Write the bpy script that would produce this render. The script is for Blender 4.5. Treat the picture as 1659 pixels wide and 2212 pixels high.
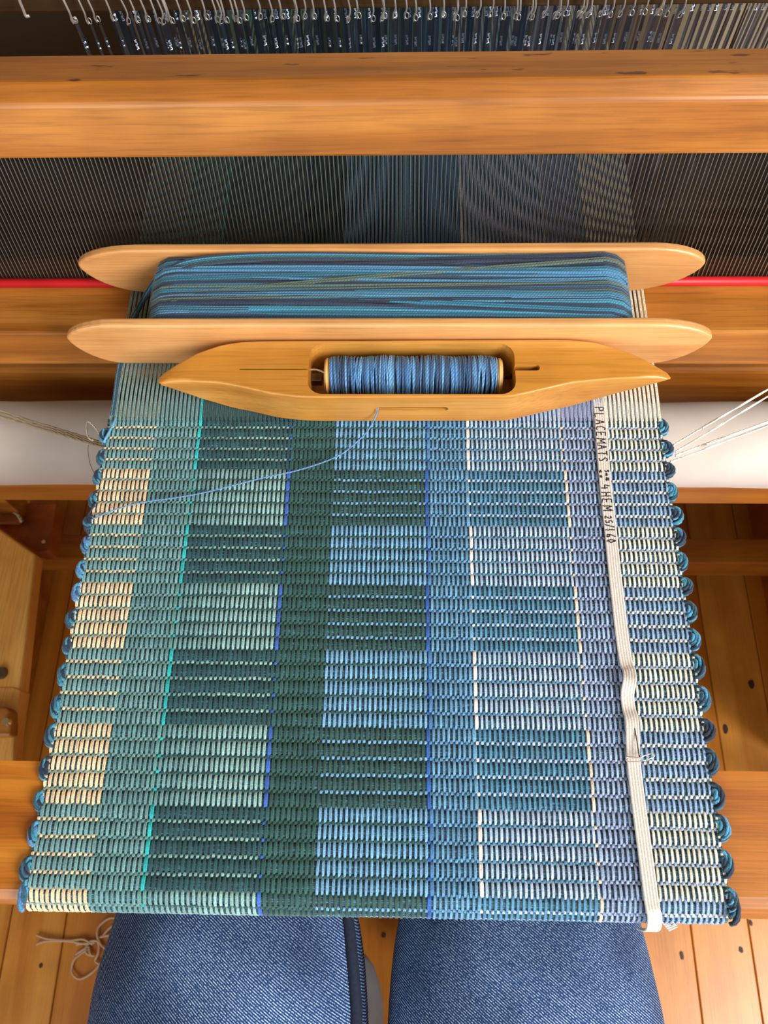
import bpy, bmesh, math, random
import numpy as np
from mathutils import Vector, Matrix

for o in list(bpy.data.objects): bpy.data.objects.remove(o)
random.seed(7); rng = np.random.default_rng(7)
sc = bpy.context.scene
C = sc.collection

# ------------------------------------------------------------------ camera
W, H, F = 1659.0, 2212.0, 1661.0
CX, CY = W/2, H/2
CAM = Vector((0.0, 0.0, 1.247))
def camdir(px, py): return Vector((px-CX, CY-py, -F)).normalized()
dY = camdir(895, -2786)                        # direction of the warp
dX = -camdir(-64000, 950)
dX = (dX - dY*dX.dot(dY)).normalized()
dZ = dX.cross(dY)
ROT = Matrix((dX, dY, dZ))                     # camera space -> world
cam_data = bpy.data.cameras.new('camera'); cam = bpy.data.objects.new('camera', cam_data)
C.objects.link(cam); sc.camera = cam
cam.matrix_world = Matrix.Translation(CAM) @ ROT.to_4x4()
cam_data.sensor_fit = 'HORIZONTAL'; cam_data.sensor_width = 36.0; cam_data.lens = 36.0*F/W
cam_data.clip_start = 0.02; cam_data.clip_end = 50
cam_data.dof.use_dof = True; cam_data.dof.focus_distance = 0.52; cam_data.dof.aperture_fstop = 18

# ------------------------------------------------------------------ world, light, exposure
wd = bpy.data.worlds.new('daylight'); sc.world = wd; wd.use_nodes = True
bg = wd.node_tree.nodes['Background']; bg.inputs[0].default_value = (0.86, 0.93, 1.0, 1); bg.inputs[1].default_value = 0.7
def area(name, loc, target, size, sizey, power, col):
    l = bpy.data.lights.new(name, 'AREA'); l.shape = 'RECTANGLE'; l.size = size; l.size_y = sizey
    l.energy = power; l.color = col
    o = bpy.data.objects.new(name, l); C.objects.link(o); o.location = loc
    o.rotation_euler = (Vector(target)-Vector(loc)).to_track_quat('-Z', 'Y').to_euler(); return o
area('window_daylight', (1.62, -0.95, 2.05), (0, 0.15, 0.75), 1.0, 1.2, 80, (1.0, 0.97, 0.93))
area('fill_light_behind', (-0.9, -1.8, 1.7), (-0.3, 0.3, 0.4), 1.4, 1.2, 19, (0.95, 0.98, 1.0))  # fill lamp added to brighten the floor and boards at the left
sc.view_settings.view_transform = 'Standard'; sc.view_settings.look = 'None'
sc.view_settings.gamma = 1.0; sc.view_settings.use_curve_mapping = False
sc.view_settings.exposure = 0.25

# ------------------------------------------------------------------ helpers
def ray(px, py): return ROT @ Vector((px-CX, CY-py, -F))
def on_z(px, py, z): d = ray(px, py); return CAM + d*((z-CAM.z)/d.z)
def on_y(px, py, y): d = ray(px, py); return CAM + d*((y-CAM.y)/d.y)
def on_line(py, Y, Z, dy, dz, px=870):         # where the image row meets a line in the YZ plane
    d = ray(px, py); k = d.z/d.y; h = CAM.z
    t = (h + k*Y - Z)/(dz - k*dy); return Y+t*dy, Z+t*dz
def lin(r, g, b):
    f = lambda c: (c/255)/12.92 if c/255 <= 0.04045 else ((c/255+0.055)/1.055)**2.4
    return (f(r), f(g), f(b), 1.0)

def mesh_obj(name, verts, faces, mat, parent=None, smooth=False, cols=None):
    me = bpy.data.meshes.new(name)
    V = np.asarray(verts, dtype=np.float64).reshape(-1, 3)
    off = np.array(parent_origin(parent)) if parent else np.zeros(3)
    if isinstance(faces, np.ndarray):
        V = V - off; n = faces.shape[1]
        me.vertices.add(len(V)); me.vertices.foreach_set('co', V.ravel())
        me.loops.add(faces.size); me.loops.foreach_set('vertex_index', faces.ravel().astype(np.int32))
        me.polygons.add(len(faces)); me.polygons.foreach_set('loop_start', np.arange(0, faces.size, n, dtype=np.int32))
        me.update(calc_edges=True)
    else:
        me.from_pydata([tuple(v) for v in (V-off)], [], faces); me.update()
    if smooth: me.polygons.foreach_set('use_smooth', np.ones(len(me.polygons), dtype=bool))
    if cols is not None:
        a = me.attributes.new('Col', 'FLOAT_COLOR', 'POINT')
        a.data.foreach_set('color', np.asarray(cols, dtype=np.float32).ravel())
    if mat: me.materials.append(mat)
    o = bpy.data.objects.new(name, me); C.objects.link(o)
    if parent: o.parent = parent
    return o
def parent_origin(p):
    v = Vector((0, 0, 0))
    while p: v += p.location; p = p.parent
    return v
def tag(o, label=None, cat=None, group=None, kind=None):
    if label: o['label'] = label
    if cat: o['category'] = cat
    if group: o['group'] = group
    if kind: o['kind'] = kind
    return o
def empty(name, loc, label=None, cat=None, group=None, kind=None):
    o = bpy.data.objects.new(name, None); C.objects.link(o); o.location = loc; o.empty_display_size = 0.02
    return tag(o, label, cat, group, kind)
def bm_obj(name, bm, mat, parent=None, smooth=False):
    me = bpy.data.meshes.new(name); 
    if parent:
        bmesh.ops.translate(bm, verts=bm.verts, vec=-parent_origin(parent))
    bm.normal_update(); bm.to_mesh(me); bm.free()
    if smooth: me.polygons.foreach_set('use_smooth', np.ones(len(me.polygons), dtype=bool))
    me.materials.append(mat)
    o = bpy.data.objects.new(name, me); C.objects.link(o); o.parent = parent; return o
def box_bm(x0, x1, y0, y1, z0, z1, bev=0.0, seg=2):
    bm = bmesh.new(); bmesh.ops.create_cube(bm, size=1)
    for v in bm.verts:
        v.co = Vector(((x0+x1)/2+v.co.x*(x1-x0), (y0+y1)/2+v.co.y*(y1-y0), (z0+z1)/2+v.co.z*(z1-z0)))
    if bev: bmesh.ops.bevel(bm, geom=bm.edges[:], offset=bev, segments=seg, affect='EDGES', profile=0.5)
    return bm
def box(name, x0, x1, y0, y1, z0, z1, mat, parent=None, bev=0.002, seg=2):
    return bm_obj(name, box_bm(x0, x1, y0, y1, z0, z1, bev, seg), mat, parent)
def prism_x(name, pts, x0, x1, mat, parent=None, bev=0.0, seg=2):      # polygon in YZ extruded along X
    bm = bmesh.new(); a = [bm.verts.new((x0, y, z)) for y, z in pts]; b = [bm.verts.new((x1, y, z)) for y, z in pts]
    n = len(pts); bm.faces.new(a); bm.faces.new(b[::-1])
    for i in range(n): bm.faces.new((a[i], b[i], b[(i+1) % n], a[(i+1) % n]))
    bmesh.ops.recalc_face_normals(bm, faces=bm.faces[:])
    if bev: bmesh.ops.bevel(bm, geom=bm.edges[:], offset=bev, segments=seg, affect='EDGES', profile=0.5)
    return bm_obj(name, bm, mat, parent)
def prism(name, pts, axis, lo, hi, mat, parent=None, bev=0.0, seg=2):  # polygon of the other two axes
    bm = bmesh.new()
    def P(p, t):
        return {'y': (p[0], t, p[1]), 'z': (p[0], p[1], t), 'x': (t, p[0], p[1])}[axis]
    a = [bm.verts.new(P(p, lo)) for p in pts]; b = [bm.verts.new(P(p, hi)) for p in pts]; n = len(pts)
    bm.faces.new(a); bm.faces.new(b[::-1])
    for i in range(n): bm.faces.new((a[i], b[i], b[(i+1) % n], a[(i+1) % n]))
    bmesh.ops.recalc_face_normals(bm, faces=bm.faces[:])
    if bev:
        es = [e for e in bm.edges if len(e.link_faces) == 2 and e.calc_face_angle(0) > 0.6]
        bmesh.ops.bevel(bm, geom=es, offset=bev, segments=seg, affect='EDGES', profile=0.5)
    return bm_obj(name, bm, mat, parent)
def smooth_path(pts, n=8):
    P = [Vector(p) for p in pts]; out = []
    for i in range(len(P)-1):
        p0 = P[max(i-1, 0)]; p1 = P[i]; p2 = P[i+1]; p3 = P[min(i+2, len(P)-1)]
        for k in range(n):
            t = k/n
            out.append(0.5*((2*p1)+(-p0+p2)*t+(2*p0-5*p1+4*p2-p3)*t*t+(-p0+3*p1-3*p2+p3)*t**3))
    out.append(P[-1]); return out
class Tubes:                                    # many tubes in one mesh, each with its colour
    def __init__(s): s.v = []; s.f = []; s.c = []
    def add(s, path, r, col=(1, 1, 1, 1), n=6, closed=False, caps=True, ply=0, flat=1.0):
        P = [Vector(p) for p in path]; m = len(P); base = len(s.v); R = r if hasattr(r, '__len__') else [r]*m
        up = None
        for i in range(m):
            a = P[(i-1) % m] if (closed or i > 0) else P[i]; b = P[(i+1) % m] if (closed or i < m-1) else P[i]
            d = (b-a).normalized()
            if up is None:
                up = Vector((0, 0, 1)) if abs(d.z) < 0.9 else Vector((1, 0, 0))
            side = d.cross(up)
            if side.length < 1e-6: side = d.cross(Vector((0, 1, 0)))
            side.normalize(); up = side.cross(d).normalized()
            for k in range(n):
                t = 2*math.pi*k/n
                s.v.append(P[i]+side*math.cos(t)*R[i]+up*math.sin(t)*R[i]*flat)
                s.c.append(col if not callable(col) else col(i/m))
        mm = m if closed else m-1
        for i in range(mm):
            for k in range(n):
                a = base+i*n+k; b = base+i*n+(k+1) % n; c = base+((i+1) % m)*n+(k+1) % n; d = base+((i+1) % m)*n+k
                s.f.append((a, b, c, d))
        if caps and not closed:
            s.f.append(tuple(base+k for k in range(n))[::-1]); s.f.append(tuple(base+(m-1)*n+k for k in range(n)))
        return s
    def build(s, name, mat, parent=None): return mesh_obj(name, s.v, s.f, mat, parent, True, s.c)

# ------------------------------------------------------------------ materials
def nodes(name):
    m = bpy.data.materials.new(name); m.use_nodes = True; nt = m.node_tree
    return m, nt, nt.nodes, nt.links, nt.nodes['Principled BSDF']
def N(ns, t, **kw):
    n = ns.new(t)
    for k, v in kw.items(): setattr(n, k, v)
    return n
def ramp(ns, pts):
    r = ns.new('ShaderNodeValToRGB'); e = r.color_ramp.elements
    e[0].position, e[0].color = pts[0]; e[1].position, e[1].color = pts[-1]
    for p, c in pts[1:-1]: x = e.new(p); x.color = c
    return r
def wood(name, dark, mid, light, axis='x', scale=1.0, rough=0.38, coat=0.25, stain=0.0, fine=1.0, spec=0.5):
    m, nt, ns, L, b = nodes(name)
    tc = N(ns, 'ShaderNodeTexCoord'); mp = N(ns, 'ShaderNodeMapping'); L.new(tc.outputs['Object'], mp.inputs[0])
    oi = N(ns, 'ShaderNodeObjectInfo'); ad = N(ns, 'ShaderNodeVectorMath', operation='ADD')
    L.new(tc.outputs['Object'], ad.inputs[0]); L.new(oi.outputs['Random'], ad.inputs[1]); L.new(ad.outputs[0], mp.inputs[0])
    s = {'x': (1.2, 26, 26), 'y': (26, 1.2, 26), 'z': (26, 26, 1.2)}[axis]
    mp.inputs['Scale'].default_value = [v*scale for v in s]
    n1 = N(ns, 'ShaderNodeTexNoise'); n1.inputs['Scale'].default_value = 1.6; n1.inputs['Detail'].default_value = 7; n1.inputs['Distortion'].default_value = 0.6
    L.new(mp.outputs[0], n1.inputs[0])
    r1 = ramp(ns, [(0.32, dark), (0.5, mid), (0.68, light)]); L.new(n1.outputs[0], r1.inputs[0])
    mp2 = N(ns, 'ShaderNodeMapping'); s2 = {'x': (14, 420, 420), 'y': (420, 14, 420), 'z': (420, 420, 14)}[axis]
    mp2.inputs['Scale'].default_value = s2; L.new(tc.outputs['Object'], mp2.inputs[0])
    n2 = N(ns, 'ShaderNodeTexNoise'); n2.inputs['Scale'].default_value = 1.5; n2.inputs['Detail'].default_value = 4; L.new(mp2.outputs[0], n2.inputs[0])
    r2 = ramp(ns, [(0.34, (0.55, 0.5, 0.45, 1)), (0.52, (1, 1, 1, 1))]); L.new(n2.outputs[0], r2.inputs[0])
    mx = N(ns, 'ShaderNodeMixRGB', blend_type='MULTIPLY'); mx.inputs[0].default_value = 0.45*fine
    L.new(r1.outputs[0], mx.inputs[1]); L.new(r2.outputs[0], mx.inputs[2]); out = mx
    if stain:
        mp3 = N(ns, 'ShaderNodeMapping'); s3 = {'x': (34, 130, 130), 'y': (60, 22, 60), 'z': (60, 60, 22)}[axis]
        mp3.inputs['Scale'].default_value = s3; L.new(tc.outputs['Object'], mp3.inputs[0])
        n3 = N(ns, 'ShaderNodeTexNoise'); n3.inputs['Scale'].default_value = 1.0; n3.inputs['Detail'].default_value = 3; L.new(mp3.outputs[0], n3.inputs[0])
        r3 = ramp(ns, [(0.645, (1, 1, 1, 1)), (0.685, (0.22, 0.12, 0.08, 1))]); L.new(n3.outputs[0], r3.inputs[0])
        m3 = N(ns, 'ShaderNodeMixRGB', blend_type='MULTIPLY'); m3.inputs[0].default_value = stain
        L.new(out.outputs[0], m3.inputs[1]); L.new(r3.outputs[0], m3.inputs[2]); out = m3
    # broad blotches of wear
    n4 = N(ns, 'ShaderNodeTexNoise'); n4.inputs['Scale'].default_value = 14; n4.inputs['Detail'].default_value = 5; L.new(tc.outputs['Object'], n4.inputs[0])
    r4 = ramp(ns, [(0.35, (0.82, 0.78, 0.74, 1)), (0.65, (1.1, 1.1, 1.1, 1))]); L.new(n4.outputs[0], r4.inputs[0])
    m4 = N(ns, 'ShaderNodeMixRGB', blend_type='MULTIPLY'); m4.inputs[0].default_value = 0.8
    L.new(out.outputs[0], m4.inputs[1]); L.new(r4.outputs[0], m4.inputs[2]); L.new(m4.outputs[0], b.inputs['Base Color'])
    b.inputs['Roughness'].default_value = rough; b.inputs['Coat Weight'].default_value = coat; b.inputs['Coat Roughness'].default_value = 0.3
    b.inputs['Specular IOR Level'].default_value = spec
    bp = N(ns, 'ShaderNodeBump'); bp.inputs['Strength'].default_value = 0.12; bp.inputs['Distance'].default_value = 0.001
    L.new(n2.outputs[0], bp.inputs['Height']); L.new(bp.outputs[0], b.inputs['Normal'])
    return m
def yarn_mat(name, rough=0.75, sheen=0.25, scale=1.0, var=0.5, color=None, axis=None):
    m, nt, ns, L, b = nodes(name)
    tc = N(ns, 'ShaderNodeTexCoord')
    n1 = N(ns, 'ShaderNodeTexNoise'); n1.inputs['Scale'].default_value = 1400*scale; n1.inputs['Detail'].default_value = 2; L.new(tc.outputs['Object'], n1.inputs[0])
    r = ramp(ns, [(0.3, (1-var, 1-var, 1-var, 1)), (0.7, (1+var*0.35, 1+var*0.35, 1+var*0.35, 1))]); L.new(n1.outputs[0], r.inputs[0])
    mx = N(ns, 'ShaderNodeMixRGB', blend_type='MULTIPLY'); mx.inputs[0].default_value = 1
    if color: mx.inputs[1].default_value = color
    else:
        a = N(ns, 'ShaderNodeAttribute', attribute_name='Col'); L.new(a.outputs['Color'], mx.inputs[1])
    L.new(r.outputs[0], mx.inputs[2]); L.new(mx.outputs[0], b.inputs['Base Color'])
    b.inputs['Roughness'].default_value = rough; b.inputs['Sheen Weight'].default_value = sheen; b.inputs['Specular IOR Level'].default_value = 0.3
    bp = N(ns, 'ShaderNodeBump'); bp.inputs['Strength'].default_value = 0.5; bp.inputs['Distance'].default_value = 0.0004
    L.new(n1.outputs[0], bp.inputs['Height']); L.new(bp.outputs[0], b.inputs['Normal'])
    return m
def plain(name, col, rough=0.5, metal=0.0, noise=0.0, nscale=60, coat=0):
    m, nt, ns, L, b = nodes(name)
    b.inputs['Base Color'].default_value = col; b.inputs['Roughness'].default_value = rough; b.inputs['Metallic'].default_value = metal
    b.inputs['Coat Weight'].default_value = coat
    if noise:
        tc = N(ns, 'ShaderNodeTexCoord'); n = N(ns, 'ShaderNodeTexNoise'); n.inputs['Scale'].default_value = nscale; n.inputs['Detail'].default_value = 4
        L.new(tc.outputs['Object'], n.inputs[0])
        r = ramp(ns, [(0.3, tuple(c*(1-noise) for c in col[:3])+(1,)), (0.7, tuple(min(1, c*(1+noise)) for c in col[:3])+(1,))])
        L.new(n.outputs[0], r.inputs[0]); L.new(r.outputs[0], b.inputs['Base Color'])
    return m

M_beam = wood('varnished_beech', lin(140, 80, 20), lin(166, 101, 32), lin(190, 125, 52), stain=0.0)
M_rail = wood('varnished_beech_stained', lin(140, 80, 20), lin(164, 99, 32), lin(188, 122, 50), stain=0.9)
M_low = wood('amber_beech', lin(150, 80, 14), lin(176, 104, 24), lin(194, 126, 40), scale=0.8)
M_lowy = wood('pine_side', lin(222, 150, 60), lin(236, 172, 84), lin(242, 188, 104), axis='y', scale=0.8)
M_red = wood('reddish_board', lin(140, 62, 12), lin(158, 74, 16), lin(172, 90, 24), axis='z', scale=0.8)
M_board = wood('pale_maple', lin(192, 132, 74), lin(208, 150, 90), lin(220, 166, 106), rough=0.42, coat=0.15, scale=0.9, fine=0.8)
M_boat = wood('waxed_maple', lin(180, 116, 40), lin(198, 136, 54), lin(212, 154, 74), rough=0.34, coat=0.3, scale=0.9, fine=0.8)
M_spool = plain('spool_wood', lin(226, 184, 116), 0.45, noise=0.08)
M_dark = wood('dark_shaft_wood', lin(48, 32, 16), lin(62, 42, 22), lin(76, 54, 30), coat=0.1)
M_floor = wood('pine_floor', lin(180, 104, 20), lin(202, 126, 34), lin(218, 148, 56), axis='y', scale=0.55, rough=0.33, coat=0.35, fine=0.6)
M_bench = wood('bench_wood', lin(120, 70, 30), lin(140, 86, 40), lin(160, 100, 50))
M_steel = plain('reed_steel', lin(150, 146, 136), 0.38, 1.0)
M_heddle = plain('heddle_steel', lin(160, 176, 200), 0.28, 1.0)
M_hook = plain('hook_wire', lin(225, 220, 214), 0.3, 0.75)
M_pin = plain('pin_steel', lin(225, 215, 200), 0.2, 1.0)
M_spindle = plain('spindle_steel', lin(120, 112, 108), 0.25, 1.0)
M_redtape = plain('red_binding', lin(196, 12, 28), 0.45, noise=0.12, nscale=40)
M_black = plain('dark_gap', lin(16, 10, 6), 0.9)
M_ink = plain('ink', lin(26, 22, 24), 0.7)
M_yarn = yarn_mat('cotton_yarn'); M_yarn2 = yarn_mat('wound_cotton_yarn', var=0.35)
def ply(m):
    nt = m.node_tree; ns, L = nt.nodes, nt.links; b = ns['Principled BSDF']; src = b.inputs['Base Color'].links[0].from_socket
    tc = N(ns, 'ShaderNodeTexCoord'); mp = N(ns, 'ShaderNodeMapping'); mp.inputs['Rotation'].default_value = (0, 0, math.radians(38)); L.new(tc.outputs['Object'], mp.inputs[0])
    w = N(ns, 'ShaderNodeTexWave'); w.inputs['Scale'].default_value = 190; w.inputs['Distortion'].default_value = 2; L.new(mp.outputs[0], w.inputs[0])
    rr = ramp(ns, [(0.0, (.62, .62, .66, 1)), (1.0, (1.15, 1.15, 1.15, 1))]); L.new(w.outputs['Fac'], rr.inputs[0])
    mx = N(ns, 'ShaderNodeMixRGB', blend_type='MULTIPLY'); mx.inputs[0].default_value = 1; L.new(src, mx.inputs[1]); L.new(rr.outputs[0], mx.inputs[2]); L.new(mx.outputs[0], b.inputs['Base Color'])
ply(M_yarn2)
M_weft = None
def weft_material():
    m, nt, ns, L, b = nodes('variegated_weft')
    tc = N(ns, 'ShaderNodeTexCoord'); mp = N(ns, 'ShaderNodeMapping'); mp.inputs['Scale'].default_value = (120, 1700, 400); L.new(tc.outputs['Object'], mp.inputs[0])
    n = N(ns, 'ShaderNodeTexNoise'); n.inputs['Scale'].default_value = 1; n.inputs['Detail'].default_value = 2; L.new(mp.outputs[0], n.inputs[0])
    r = ramp(ns, [(0.3, lin(26, 36, 50)), (0.48, lin(48, 68, 84)), (0.58, lin(54, 100, 114)), (0.72, lin(88, 148, 174))])
    L.new(n.outputs[0], r.inputs[0]); L.new(r.outputs[0], b.inputs['Base Color']); b.inputs['Roughness'].default_value = 0.8
    bp = N(ns, 'ShaderNodeBump'); bp.inputs['Strength'].default_value = 0.6; bp.inputs['Distance'].default_value = 0.0006
    L.new(n.outputs[0], bp.inputs['Height']); L.new(bp.outputs[0], b.inputs['Normal']); return m
M_weft = weft_material()
def cloth_material():
    m, nt, ns, L, b = nodes('white_cotton_apron'); b.inputs['Roughness'].default_value = 0.85
    tc = N(ns, 'ShaderNodeTexCoord'); n = N(ns, 'ShaderNodeTexNoise'); n.inputs['Scale'].default_value = 9; n.inputs['Detail'].default_value = 3
    L.new(tc.outputs['Object'], n.inputs[0]); r = ramp(ns, [(0.35, lin(200, 188, 178)), (0.65, lin(220, 210, 204))]); L.new(n.outputs[0], r.inputs[0])
    L.new(r.outputs[0], b.inputs['Base Color']); b.inputs['Sheen Weight'].default_value = 0.2
    return m
M_apron = cloth_material()
def denim_material():
    m, nt, ns, L, b = nodes('blue_denim'); b.inputs['Roughness'].default_value = 0.85; b.inputs['Specular IOR Level'].default_value = 0.2
    tc = N(ns, 'ShaderNodeTexCoord')
    nd = N(ns, 'ShaderNodeTexNoise'); nd.inputs['Scale'].default_value = 900; nd.inputs['Detail'].default_value = 2; L.new(tc.outputs['Object'], nd.inputs[0])
    mp = N(ns, 'ShaderNodeMapping'); mp.inputs['Rotation'].default_value = (0, 0, math.radians(-52)); L.new(tc.outputs['Object'], mp.inputs[0])
    w = N(ns, 'ShaderNodeTexWave', wave_type='BANDS', bands_direction='X'); w.inputs['Scale'].default_value = 215; w.inputs['Distortion'].default_value = 0.6; w.inputs['Detail'].default_value = 2
    w.inputs['Detail Scale'].default_value = 3
    L.new(mp.outputs[0], w.inputs[0])
    mul = N(ns, 'ShaderNodeMath', operation='MULTIPLY'); L.new(w.outputs['Fac'], mul.inputs[0])
    r0 = ramp(ns, [(0.35, (0.35, 0.35, 0.35, 1)), (0.62, (1, 1, 1, 1))]); L.new(nd.outputs[0], r0.inputs[0]); L.new(r0.outputs[0], mul.inputs[1])
    r = ramp(ns, [(0.0, lin(22, 38, 72)), (0.4, lin(54, 90, 144)), (0.95, lin(186, 208, 234))]); L.new(mul.outputs[0], r.inputs[0])
    nb = N(ns, 'ShaderNodeTexNoise'); nb.inputs['Scale'].default_value = 11; nb.inputs['Detail'].default_value = 3; L.new(tc.outputs['Object'], nb.inputs[0])
    rb = ramp(ns, [(0.35, (0.5, 0.52, 0.58, 1)), (0.6, (1.1, 1.08, 1.06, 1))]); L.new(nb.outputs[0], rb.inputs[0])
    mx = N(ns, 'ShaderNodeMixRGB', blend_type='MULTIPLY'); mx.inputs[0].default_value = 1; L.new(r.outputs[0], mx.inputs[1]); L.new(rb.outputs[0], mx.inputs[2])
    L.new(mx.outputs[0], b.inputs['Base Color'])
    bp = N(ns, 'ShaderNodeBump'); bp.inputs['Strength'].default_value = 0.5; bp.inputs['Distance'].default_value = 0.0005
    L.new(mul.outputs[0], bp.inputs['Height']); L.new(bp.outputs[0], b.inputs['Normal']); return m
M_denim = denim_material()
M_seam = plain('dark_denim_seam', lin(22, 30, 52), 0.9, noise=0.4, nscale=400)
M_shoe = plain('grey_shoe', lin(120, 118, 122), 0.7, noise=0.1)
M_wall = plain('beige_wall', lin(168, 160, 134), 0.9, noise=0.05, nscale=8)
M_brown = plain('brown_panel', lin(74, 56, 34), 0.8, noise=0.08, nscale=10)
M_string = yarn_mat('string', color=lin(246, 242, 234), var=0.25)
M_greystring = yarn_mat('grey_string', color=lin(168, 152, 124), var=0.25)
M_pinkstring = yarn_mat('floor_string', color=lin(206, 170, 136), var=0.25)

# ------------------------------------------------------------------ floor and wall
Z0 = 0.760                                      # level of the woven cloth
floor = empty('floor', (0, 0, 0), kind='structure')
pA = on_z(22, 1985, 0); pB = on_z(1490, 1985, 0); pw = (pB.x-pA.x)/12
k0 = int((-2.0-pA.x)/pw)-1
for k in range(k0, k0+int(4.35/pw)+1):
    x0 = pA.x+k*pw
    box('plank', x0+0.0006, x0+pw-0.0006, -1.3, 1.49, -0.02, random.uniform(-0.0006, 0.0), M_floor, floor, 0.0012, 1)
box('subfloor', -2.1, 2.4, -1.35, 1.5, -0.05, -0.0201, M_black, floor, 0)
def knot(px, py, rx, ry):
    c = on_z(px, py, 0); n = 14
    vs = [(c.x+rx*math.cos(2*math.pi*i/n)*random.uniform(.8, 1.15), c.y+ry*math.sin(2*math.pi*i/n)*random.uniform(.85, 1.1), 0.0009) for i in range(n)]
    vs += [(v[0], v[1], -0.004) for v in vs]
    mesh_obj('knot', vs, [tuple(range(n))]+[(i, i+n, (i+1) % n+n, (i+1) % n) for i in range(n)], M_knot, floor)
M_knot = plain('knot_wood', lin(52, 28, 14), 0.6, noise=0.3, nscale=300)
for a in [(1473, 2064, .0026, .0055), (1601, 2052, .003, .004), (1622, 1994, .002, .004), (1623, 1478, .005, .007), (1567, 1575, .004, .007),
          (829, 2020, .003, .0035), (821, 2194, .002, .0035), (41, 1453, .004, .005), (88, 2086, .0025, .003)]: knot(*a)
box('wall_back', -2.0, 2.3, 1.5, 1.56, 0, 2.5, M_wall, None, 0)['kind'] = 'structure'
box('wall_left', -2.06, -2.0, -1.3, 1.56, 0, 2.5, M_wall, None, 0)['kind'] = 'structure'
box('wall_right', 2.3, 2.36, -1.3, 1.56, 0, 2.5, M_wall, None, 0)['kind'] = 'structure'
box('ceiling', -2.06, 2.36, -1.3, 1.56, 2.5, 2.55, M_wall, None, 0)['kind'] = 'structure'
cup = empty('cupboard', (-1.0, 1.3, 0), 'dim brown cupboard standing against the wall behind the loom at the left', 'cupboard')
cr_ = on_y(330, 70, 1.22).x
box('carcass', -1.95, cr_, 1.22, 1.484, 0.0005, 1.1, M_brown, cup, 0.003)
for k in range(2):
    xa_ = -1.93+k*(cr_+1.93)/2; xb_ = xa_+(cr_+1.93)/2-.02
    d_ = box('door', xa_, xb_, 1.2, 1.2195, 0.03, 1.08, M_brown, cup, 0.003)
    disc0 = box('knob', (xb_-.05 if k == 0 else xa_+.03), (xb_-.03 if k == 0 else xa_+.05), 1.18, 1.1995, .6, .62, M_low, d_, .004)
box('baseboard_back', -2.0, 2.3, 1.485, 1.4999, 0, 0.11, M_brown, None, 0.002)['kind'] = 'structure'

# ------------------------------------------------------------------ loom frame
XL, XR = -0.62, 0.66
loom = empty('loom_frame', (0.02, 0.3, 0), 'varnished wooden floor loom frame of beams around the blue cloth', 'loom')
fb = -0.0385; Rb = 0.012
bb = []
yb0 = on_z(0, 1643, 0.7545).y
for k in range(7):
    t = math.pi/2*k/6; bb.append((fb+Rb-Rb*math.sin(t), 0.7545-Rb+Rb*math.cos(t)))
prism_x('breast_beam', [(yb0, 0.682), (yb0, 0.7545)]+bb+[(fb, 0.682)], XL-0.03, XR+0.03, M_low, loom)
box('rear_crossbar', XL, XR, 0.415, 0.46, 0.50, on_y(830, 801, 0.415).z, M_beam, loom, 0.004)
box('knee_beam', XL, XR, 0.33, 0.372, on_y(830, 1086, 0.33).z, 0.555, M_low, loom, 0.003)
st = on_z(830, 1158, 0.11); st2 = on_z(830, 1212, 0.11)
box('lower_stretcher', XL, XR, st2.y, st.y, 0.05, 0.11, M_low, loom, 0.003)
for x in (XL-0.03, XR-0.02):
    box('front_post', x, x+0.05, yb0-0.07, yb0-0.001, 0.0005, 0.6815, M_low, loom, 0.003)
    box('side_rail', x+0.002, x+0.048, yb0+0.001, 0.52, 0.64, 0.70, M_low, loom, 0.003)
    box('side_foot', x+0.002, x+0.048, yb0+0.0, 0.75, 0.0005, 0.048, M_low, loom, 0.003)
    cxp = x-0.22 if x < 0 else x+0.06
    box('shade_side', cxp, cxp+0.03, 0.521, 0.80, 0.0005, 1.19, M_low, loom, 0.003)  # unseen panels, here and below, added to block light from the sides
    box('shade_side', cxp, cxp+0.03, 0.8005, 1.10, 0.0005, 0.72, M_low, loom, 0.003)
    xbp = x-0.3 if x < 0 else x+0.3
    box('back_post', xbp, xbp+0.05, 1.05, 1.11, 0.049, 0.75, M_low, loom, 0.003)
box('shade_top', XL-0.2, XR+0.2, 0.50, 0.80, 1.1905, 1.215, M_low, loom, 0.004)  # unseen board added to keep overhead light off the warp behind the reed
box('back_beam', XL-0.34, XR+0.34, 1.04, 1.12, 0.7005, 0.7545, M_low, loom, 0.004)
bm = bmesh.new(); bmesh.ops.create_cone(bm, cap_ends=True, segments=8, radius1=.09, radius2=.09, depth=1.5)
bmesh.ops.rotate(bm, verts=bm.verts, matrix=Matrix.Rotation(math.pi/2, 3, 'Y')); bmesh.ops.translate(bm, verts=bm.verts, vec=(0.0, .86, .46)); bm_obj('shade_drum', bm, M_dark, loom)  # added dark drum; hides bright floor behind the reed, standing in for shade
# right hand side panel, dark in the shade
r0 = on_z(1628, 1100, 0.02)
box('side_panel', r0.x, r0.x+0.03, yb0+0.075, 0.9, 0.0005, 0.639, M_red, loom, 0.002)
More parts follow.
